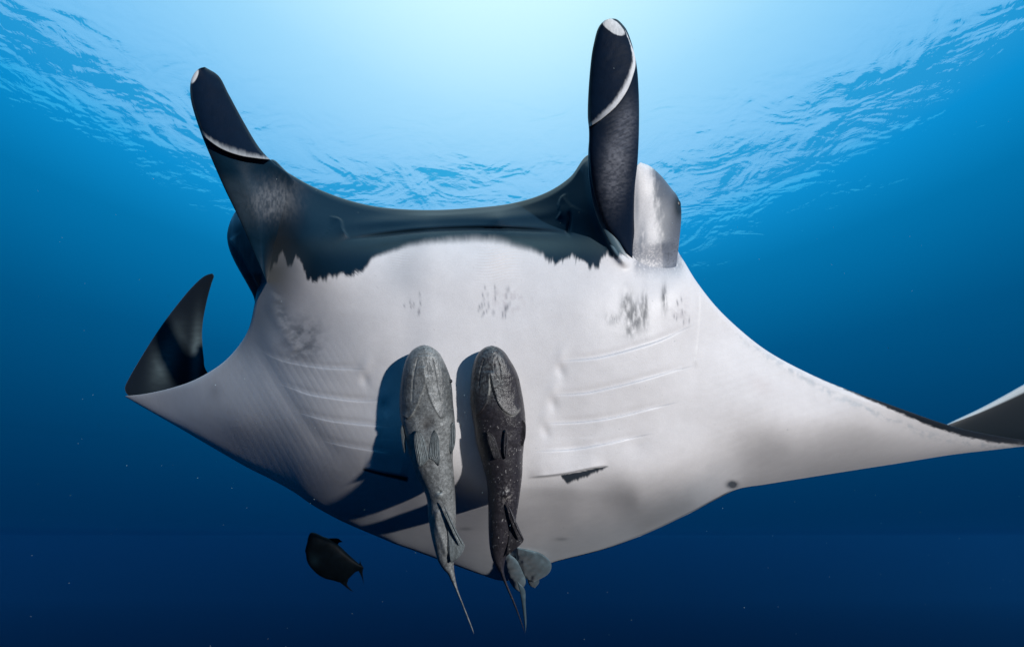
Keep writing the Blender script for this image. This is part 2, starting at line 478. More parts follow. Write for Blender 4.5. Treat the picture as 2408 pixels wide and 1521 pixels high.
def skin(px, py):
    c = np.broadcast_to(WHITE, px.shape + (3,)).copy()
    mot = fbm(px / 90, py / 90, 1, 4)
    c *= (0.94 + 0.10 * mot)[..., None]
    # faint pinkish grey scuffs
    c = mixc(c, (0.56, 0.50, 0.52), 0.5 * gauss(px, py, 1195, 705, 45, 30) * sm(.45, .75, fbm(px / 9, py / 14, 2, 3)))
    c = mixc(c, (0.50, 0.47, 0.49), 0.5 * gauss(px, py, 1600, 735, 30, 30) * sm(.45, .75, fbm(px / 9, py / 14, 4, 3)))
    c = mixc(c, (0.62, 0.55, 0.55), 0.35 * gauss(px, py, 1790, 905, 32, 18, 0.5))
    c = mixc(c, (0.42, 0.44, 0.48), 0.40 * gauss(px, py, 945, 650, 42, 45))
    # short tooth scars
    for k in range(46):
        hx, hy = hsh(np.array([k]), np.array([3]), 5)[0], hsh(np.array([k]), np.array([8]), 5)[0]
        if k < 30:
            sx, sy = 1125 + hx * 75, 675 + hy * 70
        elif k < 38:
            sx, sy = 950 + hx * 40, 690 + hy * 45
        else:
            sx, sy = 1585 + hx * 40, 700 + hy * 60
        c = mixc(c, (0.25, 0.25, 0.28), 0.75 * gauss(px, py, sx, sy, 1.6, 5 + 3 * hx, 0.15 * (hy - .5)))
    # soot-coloured patches under the right eye
    n1 = fbm(px / 5, py / 20, 31, 4)
    for cx, cy, rx, ry, a in ((1474, 728, 13, 38, 1.0), (1494, 745, 16, 32, .9), (1516, 730, 9, 40, .8), (1562, 703, 7, 30, .8), (1445, 750, 22, 14, .45), (1482, 776, 14, 18, .5)):
        c = mixc(c, (0.07, 0.08, 0.10), np.clip(a * 1.5 * gauss(px, py, cx, cy, rx, ry), 0, 1) * sm(.20, .72, n1 + .16 * (a - .5)) * .95)
    # grey patch on the left cheek
    n2 = fbm(px / 16, py / 10, 33, 4)
    c = mixc(c, (0.12, 0.14, 0.17), np.clip(1.3 * gauss(px, py, 712, 800, 42, 48, 0.25), 0, 1) * (.35 + .65 * sm(.25, .75, n2)) * 0.8)
    c = mixc(c, (0.10, 0.13, 0.17), 0.6 * gauss(px, py, 665, 745, 16, 40, -0.3) * sm(.3, .7, n2))
    # spot near the root of the tail edge
    c = mixc(c, (0.03, 0.035, 0.045), np.clip(1.8 * gauss(px, py, 1722, 1139, 12, 8) * (0.6 + .8 * fbm(px / 5, py / 5, 6, 3)), 0, 1))
    c = mixc(c, (0.05, 0.06, 0.08), 0.6 * gauss(px, py, 1320, 1267, 16, 4) + 0.5 * gauss(px, py, 1095, 1243, 16, 4) + .3 * gauss(px, py, 505, 920, 18, 22))
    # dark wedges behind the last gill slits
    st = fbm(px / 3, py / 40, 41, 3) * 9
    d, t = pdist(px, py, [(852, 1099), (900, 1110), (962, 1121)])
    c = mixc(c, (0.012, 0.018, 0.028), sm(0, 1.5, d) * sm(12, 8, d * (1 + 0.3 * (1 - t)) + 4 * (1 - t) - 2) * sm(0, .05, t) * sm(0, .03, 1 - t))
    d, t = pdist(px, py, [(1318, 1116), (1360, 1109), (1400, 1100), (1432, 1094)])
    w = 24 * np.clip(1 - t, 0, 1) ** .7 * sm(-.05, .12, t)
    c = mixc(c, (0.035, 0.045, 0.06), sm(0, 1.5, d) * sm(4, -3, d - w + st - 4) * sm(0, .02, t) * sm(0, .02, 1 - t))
    g6 = fbm(px / 3, py / 3, 92, 3)
    c = mixc(c, (0.20, 0.22, 0.27), sm(1484, 1500, px) * sm(1618, 1592, px) * sm(540, 600, py) * sm(668, 615, py + 30 * (g6 - .5)) * .75 * sm(.15, .6, g6))
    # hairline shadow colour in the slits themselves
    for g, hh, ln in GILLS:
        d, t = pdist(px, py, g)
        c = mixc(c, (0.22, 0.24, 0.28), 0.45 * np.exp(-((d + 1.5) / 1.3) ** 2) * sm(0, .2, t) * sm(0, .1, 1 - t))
    # speckles
    sp = vn(px / 2.3, py / 2.3, 51)
    c *= (1 - 0.35 * sm(.985, 1.0, sp))[..., None]
    # face mask
    hd = head_dark(px, py)
    c = mixc(c, DARK * 1.0, hd)
    c = mixc(c, (0.05, 0.085, 0.095), hd * 0.8 * gauss(px, py, 1150, 575, 320, 26))  # teal-grey sheen band painted on the dark jaw
    # pale patch at the root of the left lobe
    n3 = fbm(px / 4, py / 9, 61, 4)
    c = mixc(c, (0.26, 0.27, 0.29), np.clip(1.5 * gauss(px, py, 640, 472, 50, 38), 0, 1) * (.35 + .65 * sm(.25, .8, n3)) * 0.55)
    # flank of the head left of the lobe: dusky skin plus painted shading
    c = mixc(c, (0.10, 0.16, 0.20), sm(725, 625, px + .25 * (py - 700)) * sm(900, 740, py) * sm(560, 640, py) * 0.62)
    c = mixc(c, (0.16, 0.25, 0.30), ridge(px, py, [(1388, 400), (1394, 450), (1412, 520), (1446, 590), (1482, 632)], 1.0, 4.5, ends=.3) * sm(420, 600, py) * .8)
    # throat fold under the right lobe is white again, with fine stripes
    return c

# dorsal colour wrapping over the leading edge of the right wing
RIM = np.array([(1900, 876), (1960, 903), (2000, 921), (2100, 964), (2180, 999), (2260, 1025), (2340, 1041), (2408, 1047), (2540, 1040)], float)

def body_colour(px, py, ve, vt):
    c = skin(px, py)
    e = np.interp(px, RIM[:, 0], RIM[:, 1], left=-500)
    st = (fbm(px / 9, py / 6, 71, 3) - .5) * 6
    c = mixc(c, (0.012, 0.016, 0.020), sm(3.5, -3.5, py - e + st) * (px > 1890) * 1.0)
    # grey ghosting below that rim
    e2 = np.interp(px, [1700, 1800, 1960, 2180, 2340], [765, 835, 928, 1022, 1052])
    c = mixc(c, (0.45, 0.50, 0.55), 0.55 * np.exp(-((py - e2) / 9) ** 2) * sm(1690, 1780, px) * sm(.3, .7, fbm(px / 10, py / 10, 72, 3)))
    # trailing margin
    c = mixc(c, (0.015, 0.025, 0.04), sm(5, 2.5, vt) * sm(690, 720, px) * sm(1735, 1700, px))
    # dusky hind margin, with shade of the lower belly painted into its colour
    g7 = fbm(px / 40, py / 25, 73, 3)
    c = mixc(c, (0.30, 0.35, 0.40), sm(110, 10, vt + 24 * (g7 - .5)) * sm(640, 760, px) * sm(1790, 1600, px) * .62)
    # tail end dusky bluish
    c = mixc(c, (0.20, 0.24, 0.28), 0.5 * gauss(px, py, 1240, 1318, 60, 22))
    return c

TOP = [(295, 931), (340, 926), (400, 913), (460, 892), (520, 856), (560, 815), (585, 772), (597, 722), (604, 680), (612, 635), (606, 570), (600, 500), (632, 379),
       (680, 408), (740, 441), (820, 471), (900, 488), (1000, 494), (1100, 490), (1200, 479), (1280, 455), (1340, 417), (1384, 364),
       (1440, 380), (1505, 400), (1555, 450), (1580, 520), (1592, 584), (1612, 620), (1640, 665), (1685, 722), (1740, 775), (1800, 822), (1870, 862), (1960, 903), (2090, 950), (2230, 999), (2330, 1022), (2430, 1036), (2530, 1040)]
BOT = [(295, 933), (345, 962), (420, 1005), (500, 1052), (580, 1098), (640, 1128), (690, 1156), (735, 1187), (790, 1218), (840, 1241), (890, 1262), (930, 1279), (965, 1291),
       (995, 1302), (1025, 1313), (1060, 1325), (1095, 1338), (1135, 1352), (1175, 1364), (1215, 1362), (1255, 1345), (1292, 1325), (1330, 1314),
       (1375, 1303), (1420, 1291), (1470, 1274), (1520, 1254), (1565, 1234), (1600, 1217), (1635, 1200), (1680, 1176), (1735, 1150), (1800, 1139), (1880, 1126), (1980, 1110), (2100, 1091), (2230, 1070), (2330, 1058), (2430, 1047), (2530, 1041)]

def build_body():
    n, nv, nb = 1020, 420, 50
    # denser samples where the outline is long
    t_, b_ = np.array(TOP, float), np.array(BOT, float)
    tc, bc = curve(TOP, 24 * (len(TOP) - 1) + 1, even=False), curve(BOT, 24 * (len(BOT) - 1) + 1, even=False)
    ds = np.linalg.norm(np.diff(tc, axis=0), axis=1) + np.linalg.norm(np.diff(bc, axis=0), axis=1)
    s = np.r_[0, np.cumsum(ds)]
    u = np.linspace(0, s[-1], n)
    T = np.stack([np.interp(u, s, tc[:, k]) for k in (0, 1)], 1)
    B = np.stack([np.interp(u, s, bc[:, k]) for k in (0, 1)], 1)
    v = np.linspace(0, 1, nv)[None, :]
    vb = 0.5 - 0.5 * np.cos(np.linspace(0, np.pi, nb + 2))[None, 1:-1][:, ::-1]
    Lr = np.linalg.norm(B - T, axis=1)[:, None]
    def at(vv):
        return T[:, :1] * (1 - vv) + B[:, :1] * vv, T[:, 1:] * (1 - vv) + B[:, 1:] * vv
    px, py = at(v)
    z = belly(px, py)
    smooth = z.copy()
    inner = sm(2, 14, v * Lr) * sm(2, 14, (1 - v) * Lr)
    z = z - body_disp(px, py) * inner
    def roll(d, r, depth):
        q = np.clip(1 - d / r, 0, 1)
        return depth * (1 - np.sqrt(np.clip(1 - q * q, 0, 1)))
    z = z + roll(v * Lr, 16, 0.022) + roll((1 - v) * Lr, 26, 0.030) + roll((1 - v) * Lr, 150, 1.0) * (0.26 - 0.10 * sm(1100, 700, px))
    def wing_roll(vv, x):
        return roll(1 - vv, .6, 1.0) * .32 * sm(1600, 1900, x) * np.clip(Lr / 330, 0, 1)
    z = z + wing_roll(v + 0 * px, px)
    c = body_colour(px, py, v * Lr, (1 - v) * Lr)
    # back
    pxb, pyb = at(vb)
    ctr = sm(500, 900, pxb) * sm(2000, 1500, pxb)
    thick = (0.05 + 0.33 * ctr) * np.sin(np.pi * vb) ** 0.7 * sm(0, 60, Lr)
    zb = belly(pxb, pyb) + 0.024 + thick + roll((1 - vb) * Lr, 150, 1.0) * (0.26 - 0.10 * sm(1100, 700, pxb)) + roll((1 - vb) * Lr, 26, 0.030) + wing_roll(vb + 0 * pxb, pxb)
    cb = np.broadcast_to(np.array([0.02, 0.025, 0.03]), pxb.shape + (3,))
    PX, PY, Z = np.hstack([px, pxb]), np.hstack([py, pyb]), np.hstack([z, zb])
    C = np.concatenate([c, cb], 1)
    return P(PX, PY, Z).reshape(-1, 3), grid_faces(n, nv + nb, wrap=True), C.reshape(-1, 3)

manta = thing('giant_manta_ray', 'giant manta ray seen from below with white belly and two raised head lobes', 'manta ray')
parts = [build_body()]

# left wing tip, folded up behind the wing: dark upper side shows
def tipcol(px, py, t, w, s):
    c = np.broadcast_to(np.array([0.010, 0.016, 0.024]), px.shape + (3,)).copy()
    n = fbm(px / 18, py / 5, 81, 3)
    c = mixc(c, (0.20, 0.27, 0.29), (.55 + .5 * n) * (0.8 * gauss(px, py, 395, 835, 26, 60, .35) + 0.9 * gauss(px, py, 462, 830, 12, 70, .05)))  # pale teal patches: sheen painted into the skin colour
    return c
parts.append(slab([(350, 955), (310, 936), (294, 916), (303, 890), (340, 827), (370, 780), (400, 738), (440, 688), (468, 659), (485, 647), (499, 643)],
                  [(690, 1150), (600, 1030), (530, 930), (486, 872), (479, 840), (475, 790), (478, 750), (487, 705), (497, 668), (503, 650), (499, 643)],
                  lambda px, py, t, w: 4.00 - 0.25 * t - 0.04 * w * (1 - t) + 0.10 * np.sin(np.pi * t), lambda t: 0.035 * np.clip(1 - t, 0, 1) ** .4 * sm(0, .05, t + .01),
                  colour=tipcol, nt=260, nw=80, power=.8))
# right wing tip
def tipcol2(px, py, t, w, s):
    c = np.broadcast_to(np.array([0.010, 0.018, 0.026]), px.shape + (3,)).copy()
    d, _ = pdist(px, py, [(2190, 1022), (2225, 998), (2300, 962), (2360, 930), (2408, 903), (2480, 862), (2560, 815), (2600, 788)])
    return mixc(c, (0.60, 0.68, 0.72), sm(0.15, 0.10, d / (20 + (px - 2225) * 0.62 + 1e-3)) * sm(2190, 2250, px) + 0.0)
parts.append(slab([(2190, 1060), (2190, 1022), (2225, 998), (2300, 962), (2360, 930), (2408, 903), (2480, 862), (2560, 815), (2600, 788), (2625, 780)],
                  [(2450, 1040), (2490, 1040), (2530, 1034), (2560, 1010), (2590, 970), (2610, 930), (2630, 880), (2642, 830), (2640, 795), (2625, 780)],
                  lambda px, py, t, w: 3.05 - 0.10 * t + 0 * w, lambda t: 0.035 * np.clip(1 - t, 0, 1) ** .4 * sm(0, .05, t + .01),
                  colour=tipcol2, nt=220, nw=80, power=.8))

# bulge of the head behind the right lobe
def bulge_col(px, py, t, w, s):
    c = np.broadcast_to(WHITE * 0.95, px.shape + (3,)).copy()
    n = fbm(px / 7, py / 24, 91, 4)
    g = fbm(px / 3, py / 3, 92, 3)
    q = sm(1520, 1550, px - 0.10 * (py - 400) + 30 * (n - .5))
    c = mixc(c, (0.085, 0.105, 0.14), q * 0.95)  # right side darkened in the colour to shade the bulge
    c = mixc(c, (0.02, 0.03, 0.04), np.clip(1.3 * gauss(px, py, 1597, 484, 13, 30), 0, 1))
    c = mixc(c, (0.22, 0.25, 0.30), 0.75 * gauss(px, py, 1510, 570, 10, 50, 0.05) * sm(.2, .6, n) + 0.5 * gauss(px, py, 1498, 480, 5, 60))
    c = mixc(c, (0.20, 0.22, 0.27), sm(540, 600, py + 20 * (n - .5)) * sm(665, 625, py + 18 * (g - .5)) * 0.75 * sm(.15, .6, g))
    c = mixc(c, WHITE, 0.8 * gauss(px, py, 1520, 420, 9, 45, 0) )
    c *= (0.9 + .2 * g)[..., None]
    c = mixc(c, WHITE * .98, sm(630, 662, py + 14 * (g - .5)))
    return c
parts.append(slab([(1506, 382), (1488, 400), (1478, 440), (1476, 500), (1476, 560), (1479, 600), (1482, 660), (1500, 720), (1540, 770)],
                  [(1506, 382), (1530, 392), (1556, 415), (1580, 445), (1592, 460), (1601, 484), (1602, 515), (1597, 570), (1591, 620), (1590, 645), (1584, 690), (1568, 738), (1540, 770)],
                  lambda px, py, t, w: (1.955 - 0.06 * sm(.2, .7, t) + 0.02 * w) * (1 - sm(.5, .78, t)) + (belly(px, py) + .008) * sm(.5, .78, t), lambda t: 0.075 * bump_profile(t, .5, 1.2) * 1.7 * (1 - sm(.48, .74, t)) + .003, colour=bulge_col, nt=260, nw=100, power=.9))
# bulge on the left
def bulge_col2(px, py, t, w, s):
    c = np.broadcast_to(np.array([0.10, 0.15, 0.18]), px.shape + (3,)).copy()
    c = mixc(c, (0.60, 0.64, 0.66), gauss(px, py, 556, 512, 20, 18) + 0.6 * gauss(px, py, 545, 545, 8, 30))
    d, _ = pdist(px, py, [(540, 565), (560, 590), (590, 640), (615, 690)])
    c = mixc(c, (0.06, 0.09, 0.12), sm(0, 5, d) * .8)
    n = fbm(px / 6, py / 30, 93, 3)
    return c * (0.7 + .6 * n)[..., None]
parts.append(slab([(562, 490), (552, 500), (541, 522), (534, 552), (538, 582), (550, 612), (568, 645), (585, 675), (597, 700), (605, 740), (625, 790)],
                  [(562, 490), (585, 500), (605, 530), (625, 580), (640, 630), (655, 670), (665, 710), (660, 750), (650, 775), (625, 790)],
                  lambda px, py, t, w: 2.19 + 0.30 * sm(.5, 1, t) + 0 * w, lambda t: 0.085 * bump_profile(t, .5, .8) * 1.4, colour=bulge_col2, nt=220, nw=80, power=.9,
                  disp=lambda px, py, t, w: ledge(px, py, [(538, 560), (560, 590), (590, 640), (615, 690)], .012, 14, side=-1)))
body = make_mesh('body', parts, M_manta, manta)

# cephalic lobes
FL = [(470, 310), (488, 329), (520, 351), (560, 366), (600, 373), (636, 376)]
def left_lobe_col(px, py, t, w, s):
    c = np.broadcast_to(DARK, px.shape + (3,)).copy()
    n3 = fbm(px / 4, py / 9, 61, 4)
    c = mixc(c, (0.26, 0.27, 0.29), np.clip(1.5 * gauss(px, py, 640, 472, 50, 38), 0, 1) * (.35 + .65 * sm(.25, .8, n3)) * 0.55)
    up = sm(1, -1, py - np.interp(px, [p[0] for p in FL], [p[1] for p in FL]))
    c = mixc(c, (0.003, 0.010, 0.026), up)
    d, tt = pdist(px, py, FL)
    n = fbm(px / 4, py / 14, 101, 3)
    band = sm(0, 1.5, -d) * sm(16 * np.sin(np.pi * np.clip(.08 + tt * .8, 0, 1)) + 3, 1, -d + 6 * (n - .5))
    c = mixc(c, (0.40, 0.42, 0.44), band * .9)
    c = mixc(c, (0.75, 0.76, 0.78), sm(.45, .7, gauss(px, py, 457, 180, 9, 24, 0.45)))
    c = mixc(c, (0.05, 0.08, 0.11), (1 - up) * sm(400, 440, py) * sm(640, 560, px) * .5 * sm(560, 500, py))
    return c
def left_lobe_disp(px, py, t, w):
    return ledge(px, py, [(430, 262)] + FL + [(680, 372)], .028, 60, side=-1, soft=1.2, ends=0) + 0.003 * (fbm(px / 30, py / 30, 5, 3) - .5)
lobe_l = slab([(628, 664), (600, 600), (565, 520), (530, 448), (500, 380), (472, 312), (452, 250), (447, 215), (449, 190), (458, 171), (470, 161), (482, 158)],
              [(628, 664), (637, 640), (650, 612), (668, 580), (696, 545), (712, 500), (708, 455), (680, 412), (640, 380), (608, 345), (572, 285), (538, 222), (515, 180), (482, 158)],
              lambda px, py, t, w: 1.95 - 0.12 * sm(0, .6, t) + 0.03 * w + 0.15 * sm(-.5, 1, w) * sm(.62, .35, t), lambda t: 0.055 * bump_profile(t, .35, .35) * 1.3 * (.4 + .6 * sm(.15, .6, t)),
              disp=left_lobe_disp, colour=left_lobe_col, nt=420, nw=140, power=.85)
o = make_mesh('cephalic_fin', [lobe_l], M_lobe, manta)

FR = [(1384, 300), (1402, 290), (1420, 277), (1450, 250), (1476, 212), (1491, 172), (1495, 150), (1493, 128), (1484, 104), (1470, 70), (1455, 52)]
def right_lobe_col(px, py, t, w, s):
    c = np.broadcast_to(np.array([0.003, 0.010, 0.026]), px.shape + (3,)).copy()
    d, tt = pdist(px, py, FR)
    n = fbm(px / 3.5, py / 9, 111, 3)
    wd = 3 + 15 * np.sin(np.pi * np.clip(tt * 1.15 + .10, 0, 1)) ** .7
    inside = sm(-.3, 1.2, -d)
    band = inside * sm(wd, wd * .35, -d + 5 * (n - .5)) * sm(.93, .88, tt)
    c = mixc(c, (0.78, 0.78, 0.80), band * (0.35 + 0.65 * sm(.05, .35, tt)))
    tipp = np.clip(2.2 * gauss(px, py, 1441, 62, 30, 12, 0.65), 0, 1)
    c = mixc(c, (0.70, 0.72, 0.74), sm(.55, .75, tipp + .2 * (n - .5)) * sm(-1, 1, -d) * (0.75 + .4 * n))
    m = sm(.25, .75, fbm(px / 6, py / 4, 112, 4))
    below = sm(0, 3, d) * sm(0, 1, tt * 10)
    c = mixc(c, (0.20, 0.21, 0.25), np.clip(1.2 * gauss(px, py, 1447, 400, 28, 75, 0.12), 0, 1) * (.4 + .6 * m) * .75 * sm(292, 330, py))
    c = mixc(c, (0.18, 0.19, 0.23), np.clip(1.2 * gauss(px, py, 1470, 300, 22, 50, 0.2), 0, 1) * (.4 + .6 * m) * sm(0, 12, d) * .6)
    # white throat skin reaches the root
    e = 2 * (px - 1485)
    c = mixc(c, WHITE, sm(-4, 4, py - 612 - 0.5 * np.abs(px - 1492)+ 8 * (n - .5) + 24 * sm(1470, 1450, px)))
    return c
def right_lobe_disp(px, py, t, w):
    return ledge(px, py, [(1350, 312)] + FR + [(1425, 22)], .030, 60, side=-1, soft=1.0, ends=0) + 0.0012 * np.sin((py + .5 * px) / 6 * np.pi) * gauss(px, py, 1465, 320, 30, 60) + .003 * (fbm(px / 30, py / 30, 6, 3) - .5)
lobe_r = slab([(1491, 612), (1472, 592), (1444, 560), (1420, 525), (1402, 475), (1390, 420), (1385, 360), (1385, 310), (1382, 270), (1384, 210), (1390, 140), (1397, 100), (1406, 68), (1420, 50), (1435, 44)],
              [(1491, 612), (1493, 590), (1492, 550), (1491, 500), (1493, 440), (1499, 385), (1502, 330), (1503, 270), (1502, 215), (1498, 160), (1489, 115), (1476, 76), (1464, 58), (1450, 46), (1435, 44)],
              lambda px, py, t, w: 1.89 - 0.14 * sm(0, .45, t) + 0.02 * w, lambda t: 0.060 * bump_profile(t, .35, .35) * 1.3,
              disp=right_lobe_disp, colour=right_lobe_col, nt=520, nw=130, power=.85)
o = make_mesh('cephalic_fin', [lobe_r], M_lobe, manta)

# fold of skin that runs from the rim of the mouth over the root of the right lobe
def fold_col(px, py, t, w, s):
    c = np.broadcast_to(DARK * 1.6, px.shape + (3,)).copy()
    c = mixc(c, (0.10, 0.17, 0.21), sm(.25, .8, t) * .8)
    return mixc(c, WHITE, sm(.80, .97, t + .04 * w))
FOLD = slab([(1386, 318), (1383, 365), (1386, 430), (1402, 505), (1438, 580), (1470, 625), (1492, 652)],
            [(1386, 318), (1396, 365), (1404, 430), (1424, 500), (1456, 568), (1482, 615), (1492, 652)],
            lambda px, py, t, w: 1.80 + 0.055 * sm(.2, 1, t) + 0 * w, lambda t: .018 * bump_profile(t, .4, .8) * 1.6, colour=fold_col, nt=160, nw=24)
make_mesh('mouth_fold', [FOLD], M_manta, manta)

# eyes
def ball(cx, cy, z, r, squash=1.0, n=24):
    t = np.linspace(0, np.pi, n)[:, None]; a = np.linspace(0, 2 * np.pi, n * 2, endpoint=False)[None, :]
    d = np.stack([np.sin(t) * np.cos(a), np.sin(t) * np.sin(a) * squash, np.cos(t) + 0 * a], -1).reshape(-1, 3) * r
    ctr = P(np.array(float(cx)), np.array(float(cy)), np.array(float(z)))
    v = ctr + d[:, :1] * RIGHT + d[:, 1:2] * UP + d[:, 2:] * FWD
    return v, grid_faces(n, n * 2, wrap=True)
M_eye = plain('wet_eye', (0.004, 0.006, 0.01), 0.45)
for cx, cy, z, r in ((1590, 482, 1.965, 0.020), (551, 566, 2.18, 0.018)):
    v, f = ball(cx, cy, z, r, 1.25)
    make_mesh('eye', [(v, f, np.full((len(v), 3), .01))], M_eye, manta)

# pelvic fins, claspers and tail root
def pelvic(L, R, z, th, base, name='pelvic_fin', lumps=0.012):
    def cc(px, py, t, w, s):
        n = fbm(px / 14, py / 10, 121, 3)
        return np.array(base) * (0.6 + .9 * n)[..., None]
    v = slab(L, R, (z if callable(z) else (lambda px, py, t, w: z + 0 * t * w)), lambda t: th * bump_profile(t, .4, .4) * 1.4, colour=cc, nt=90, nw=40,
             disp=lambda px, py, t, w: lumps * (fbm(px / 16, py / 12, 122, 2) - .4))
    return make_mesh(name, [v], M_manta, manta)
zt = lambda d: (lambda px, py, t, w: belly(px, py) + d)
pelvic([(1212, 1285), (1214, 1320), (1224, 1345), (1240, 1362), (1256, 1368)], [(1212, 1285), (1262, 1296), (1288, 1312), (1297, 1330), (1288, 1350), (1256, 1368)], zt(.06), .10, (0.11, 0.16, 0.19), lumps=.035)
pelvic([(1180, 1292), (1186, 1335), (1196, 1362), (1208, 1382), (1222, 1391)], [(1180, 1292), (1212, 1312), (1229, 1340), (1236, 1370), (1222, 1391)], zt(.05), .10, (0.12, 0.17, 0.20), lumps=.03)
pelvic([(1240, 1345), (1240, 1362), (1246, 1376), (1258, 1382)], [(1240, 1345), (1262, 1352), (1268, 1368), (1258, 1382)], zt(.10), .04, (0.08, 0.12, 0.15), 'clasper')
pelvic([(1216, 1365), (1224, 1400), (1230, 1440), (1234, 1470), (1236, 1488)], [(1216, 1365), (1234, 1385), (1236, 1420), (1238, 1460), (1236, 1488)], 2.60, .012, (0.05, 0.08, 0.10), 'tail', 0)

# ------------------------------------------------------------------ remoras
def z6(pts):
    return [(846.5 + x * .485, 783.9 + y * .485) for x, y in pts]

def fin(name, L, R, z, th, colour, parent, rays=0, ray_poly=None, nt=90, nw=36, tooth=0.0):
    def dd(px, py, t, w):
        return (0.0055 * np.abs(np.sin(w * rays * np.pi / 2)) ** .7 if rays else 0 * w)
    s = slab(L, R, z, (lambda t: th * bump_profile(t, .3, .3) * 1.2), colour=colour, nt=nt, nw=nw, disp=dd)
    return make_mesh(name, [s], M_remora, parent)

def remora(label, name, L, R, z0, body_col, lines, fins, eye, fin_col):
    root = thing(name, label, 'remora')
    def dd(px, py, t, w):
        h = 0
        for kind, poly, hh, ln, side in lines:
            if kind == 'ledge':
                h = h + ledge(px, py, poly, hh, ln, side=side, soft=1.0, ends=0.05)
            elif kind == 'ridge':
                h = h + ridge(px, py, poly, hh, ln)
            else:
                h = h + hh * gauss(px, py, poly[0][0], poly[0][1], ln, side)
        h = h + 0.0012 * (fbm(px / 3.5, py / 4.5, 133, 2) - .5) + 0.0035 * (fbm(px / 16, py / 22, 131, 3) - .5)
        # fine wrinkles of the throat
        h = h + 0.0005 * np.sin((px + 4 * fbm(px / 9, py / 20, 132, 2) * 3) / 2.6 * np.pi) * sm(.05, .1, t) * sm(.26, .2, t)
        return h
    th = lambda t: 0.088 * np.interp(t, [0, .01, .03, .07, .13, .25, .42, .55, .68, .76, .82, .9, 1], [0, .28, .5, .74, .93, 1.02, .98, .86, .62, .36, .2, .13, .03])
    b = slab(L, R, z0, th, disp=dd, colour=body_col, nt=560, nw=100, power=.9)
    make_mesh('body', [b], M_remora, root)
    for nm, fl, fr, z, tth, rays in fins:
        fin(nm, fl, fr, z, tth, fin_col, root, rays)
    v, f = ball(*eye, 1.0, 12)
    make_mesh('eye', [(v, f, np.full((len(v), 3), .01))], M_eye, root)
    return root

def rem1_col(px, py, t, w, s):
    n = fbm(px / 3.0, py / 3.5, 141, 3); n2 = fbm(px / 26, py / 30, 142, 3)
    c = np.broadcast_to(np.array([0.205, 0.215, 0.217]), px.shape + (3,)) * (0.45 + 1.1 * n)[..., None] * (0.7 + .6 * n2)[..., None]
    # darker sides of the head
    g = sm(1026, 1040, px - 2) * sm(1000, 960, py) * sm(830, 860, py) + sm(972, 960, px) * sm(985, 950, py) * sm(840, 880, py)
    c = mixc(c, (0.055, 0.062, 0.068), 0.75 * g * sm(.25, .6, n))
    c = mixc(c, (0.07, 0.065, 0.068), 0.7 * gauss(px, py, 1003, 1000, 13, 16))
    c = mixc(c, (0.30, 0.33, 0.33), .6 * gauss(px, py, 1034, 1160, 10, 8))
    return c
def rem2_col(px, py, t, w, s):
    n = fbm(px / 3.0, py / 3.5, 151, 3); n2 = fbm(px / 26, py / 30, 152, 3)
    head = sm(975, 900, py)
    c = np.broadcast_to(np.array([0.034, 0.031, 0.037]), px.shape + (3,)) * (0.6 + .8 * n)[..., None]
    c = mixc(c, (0.15, 0.165, 0.17), head * sm(.2, .75, n) * sm(1200, 1170, px) * (.45 + .6 * n2))
    c = mixc(c, (0.32, 0.33, 0.32), .85 * ridge(px, py, [(1152, 886), (1152, 910), (1149, 932)], 1.0, 2.5))
    c = mixc(c, (0.30, 0.30, 0.29), .8 * ridge(px, py, [(1166, 934), (1182, 962), (1205, 977), (1226, 960)], 1.0, 2.2))
    # pale rice-grain flecks
    sp = vn(px / 2.1 + 3 * n2, py / 3.4, 153)
    dens = sm(960, 990, py) * sm(1330, 1260, py) + .8 * sm(1195, 1215, px) * sm(900, 930, py)
    c = mixc(c, (0.42, 0.40, 0.39), sm(.89, .95, sp) * np.clip(dens, 0, 1) * .8)
    c = mixc(c, (0.30, 0.28, 0.27), sm(.45, .7, n) * gauss(px, py, 1190, 1163, 14, 22))
    return c
def rf1(px, py, t, w, s):
    return np.array([0.17, 0.195, 0.205]) * (0.55 + .8 * fbm(px / 2.5, py / 8, 161, 3))[..., None]
def rf2(px, py, t, w, s):
    n = fbm(px / 2.5, py / 8, 171, 3)
    c = np.array([0.045, 0.043, 0.05]) * (0.5 + .9 * n)[..., None]
    return mixc(c, (0.36, 0.36, 0.36), sm(.85, .95, vn(px / 2.2, py / 3, 172)) * .7)

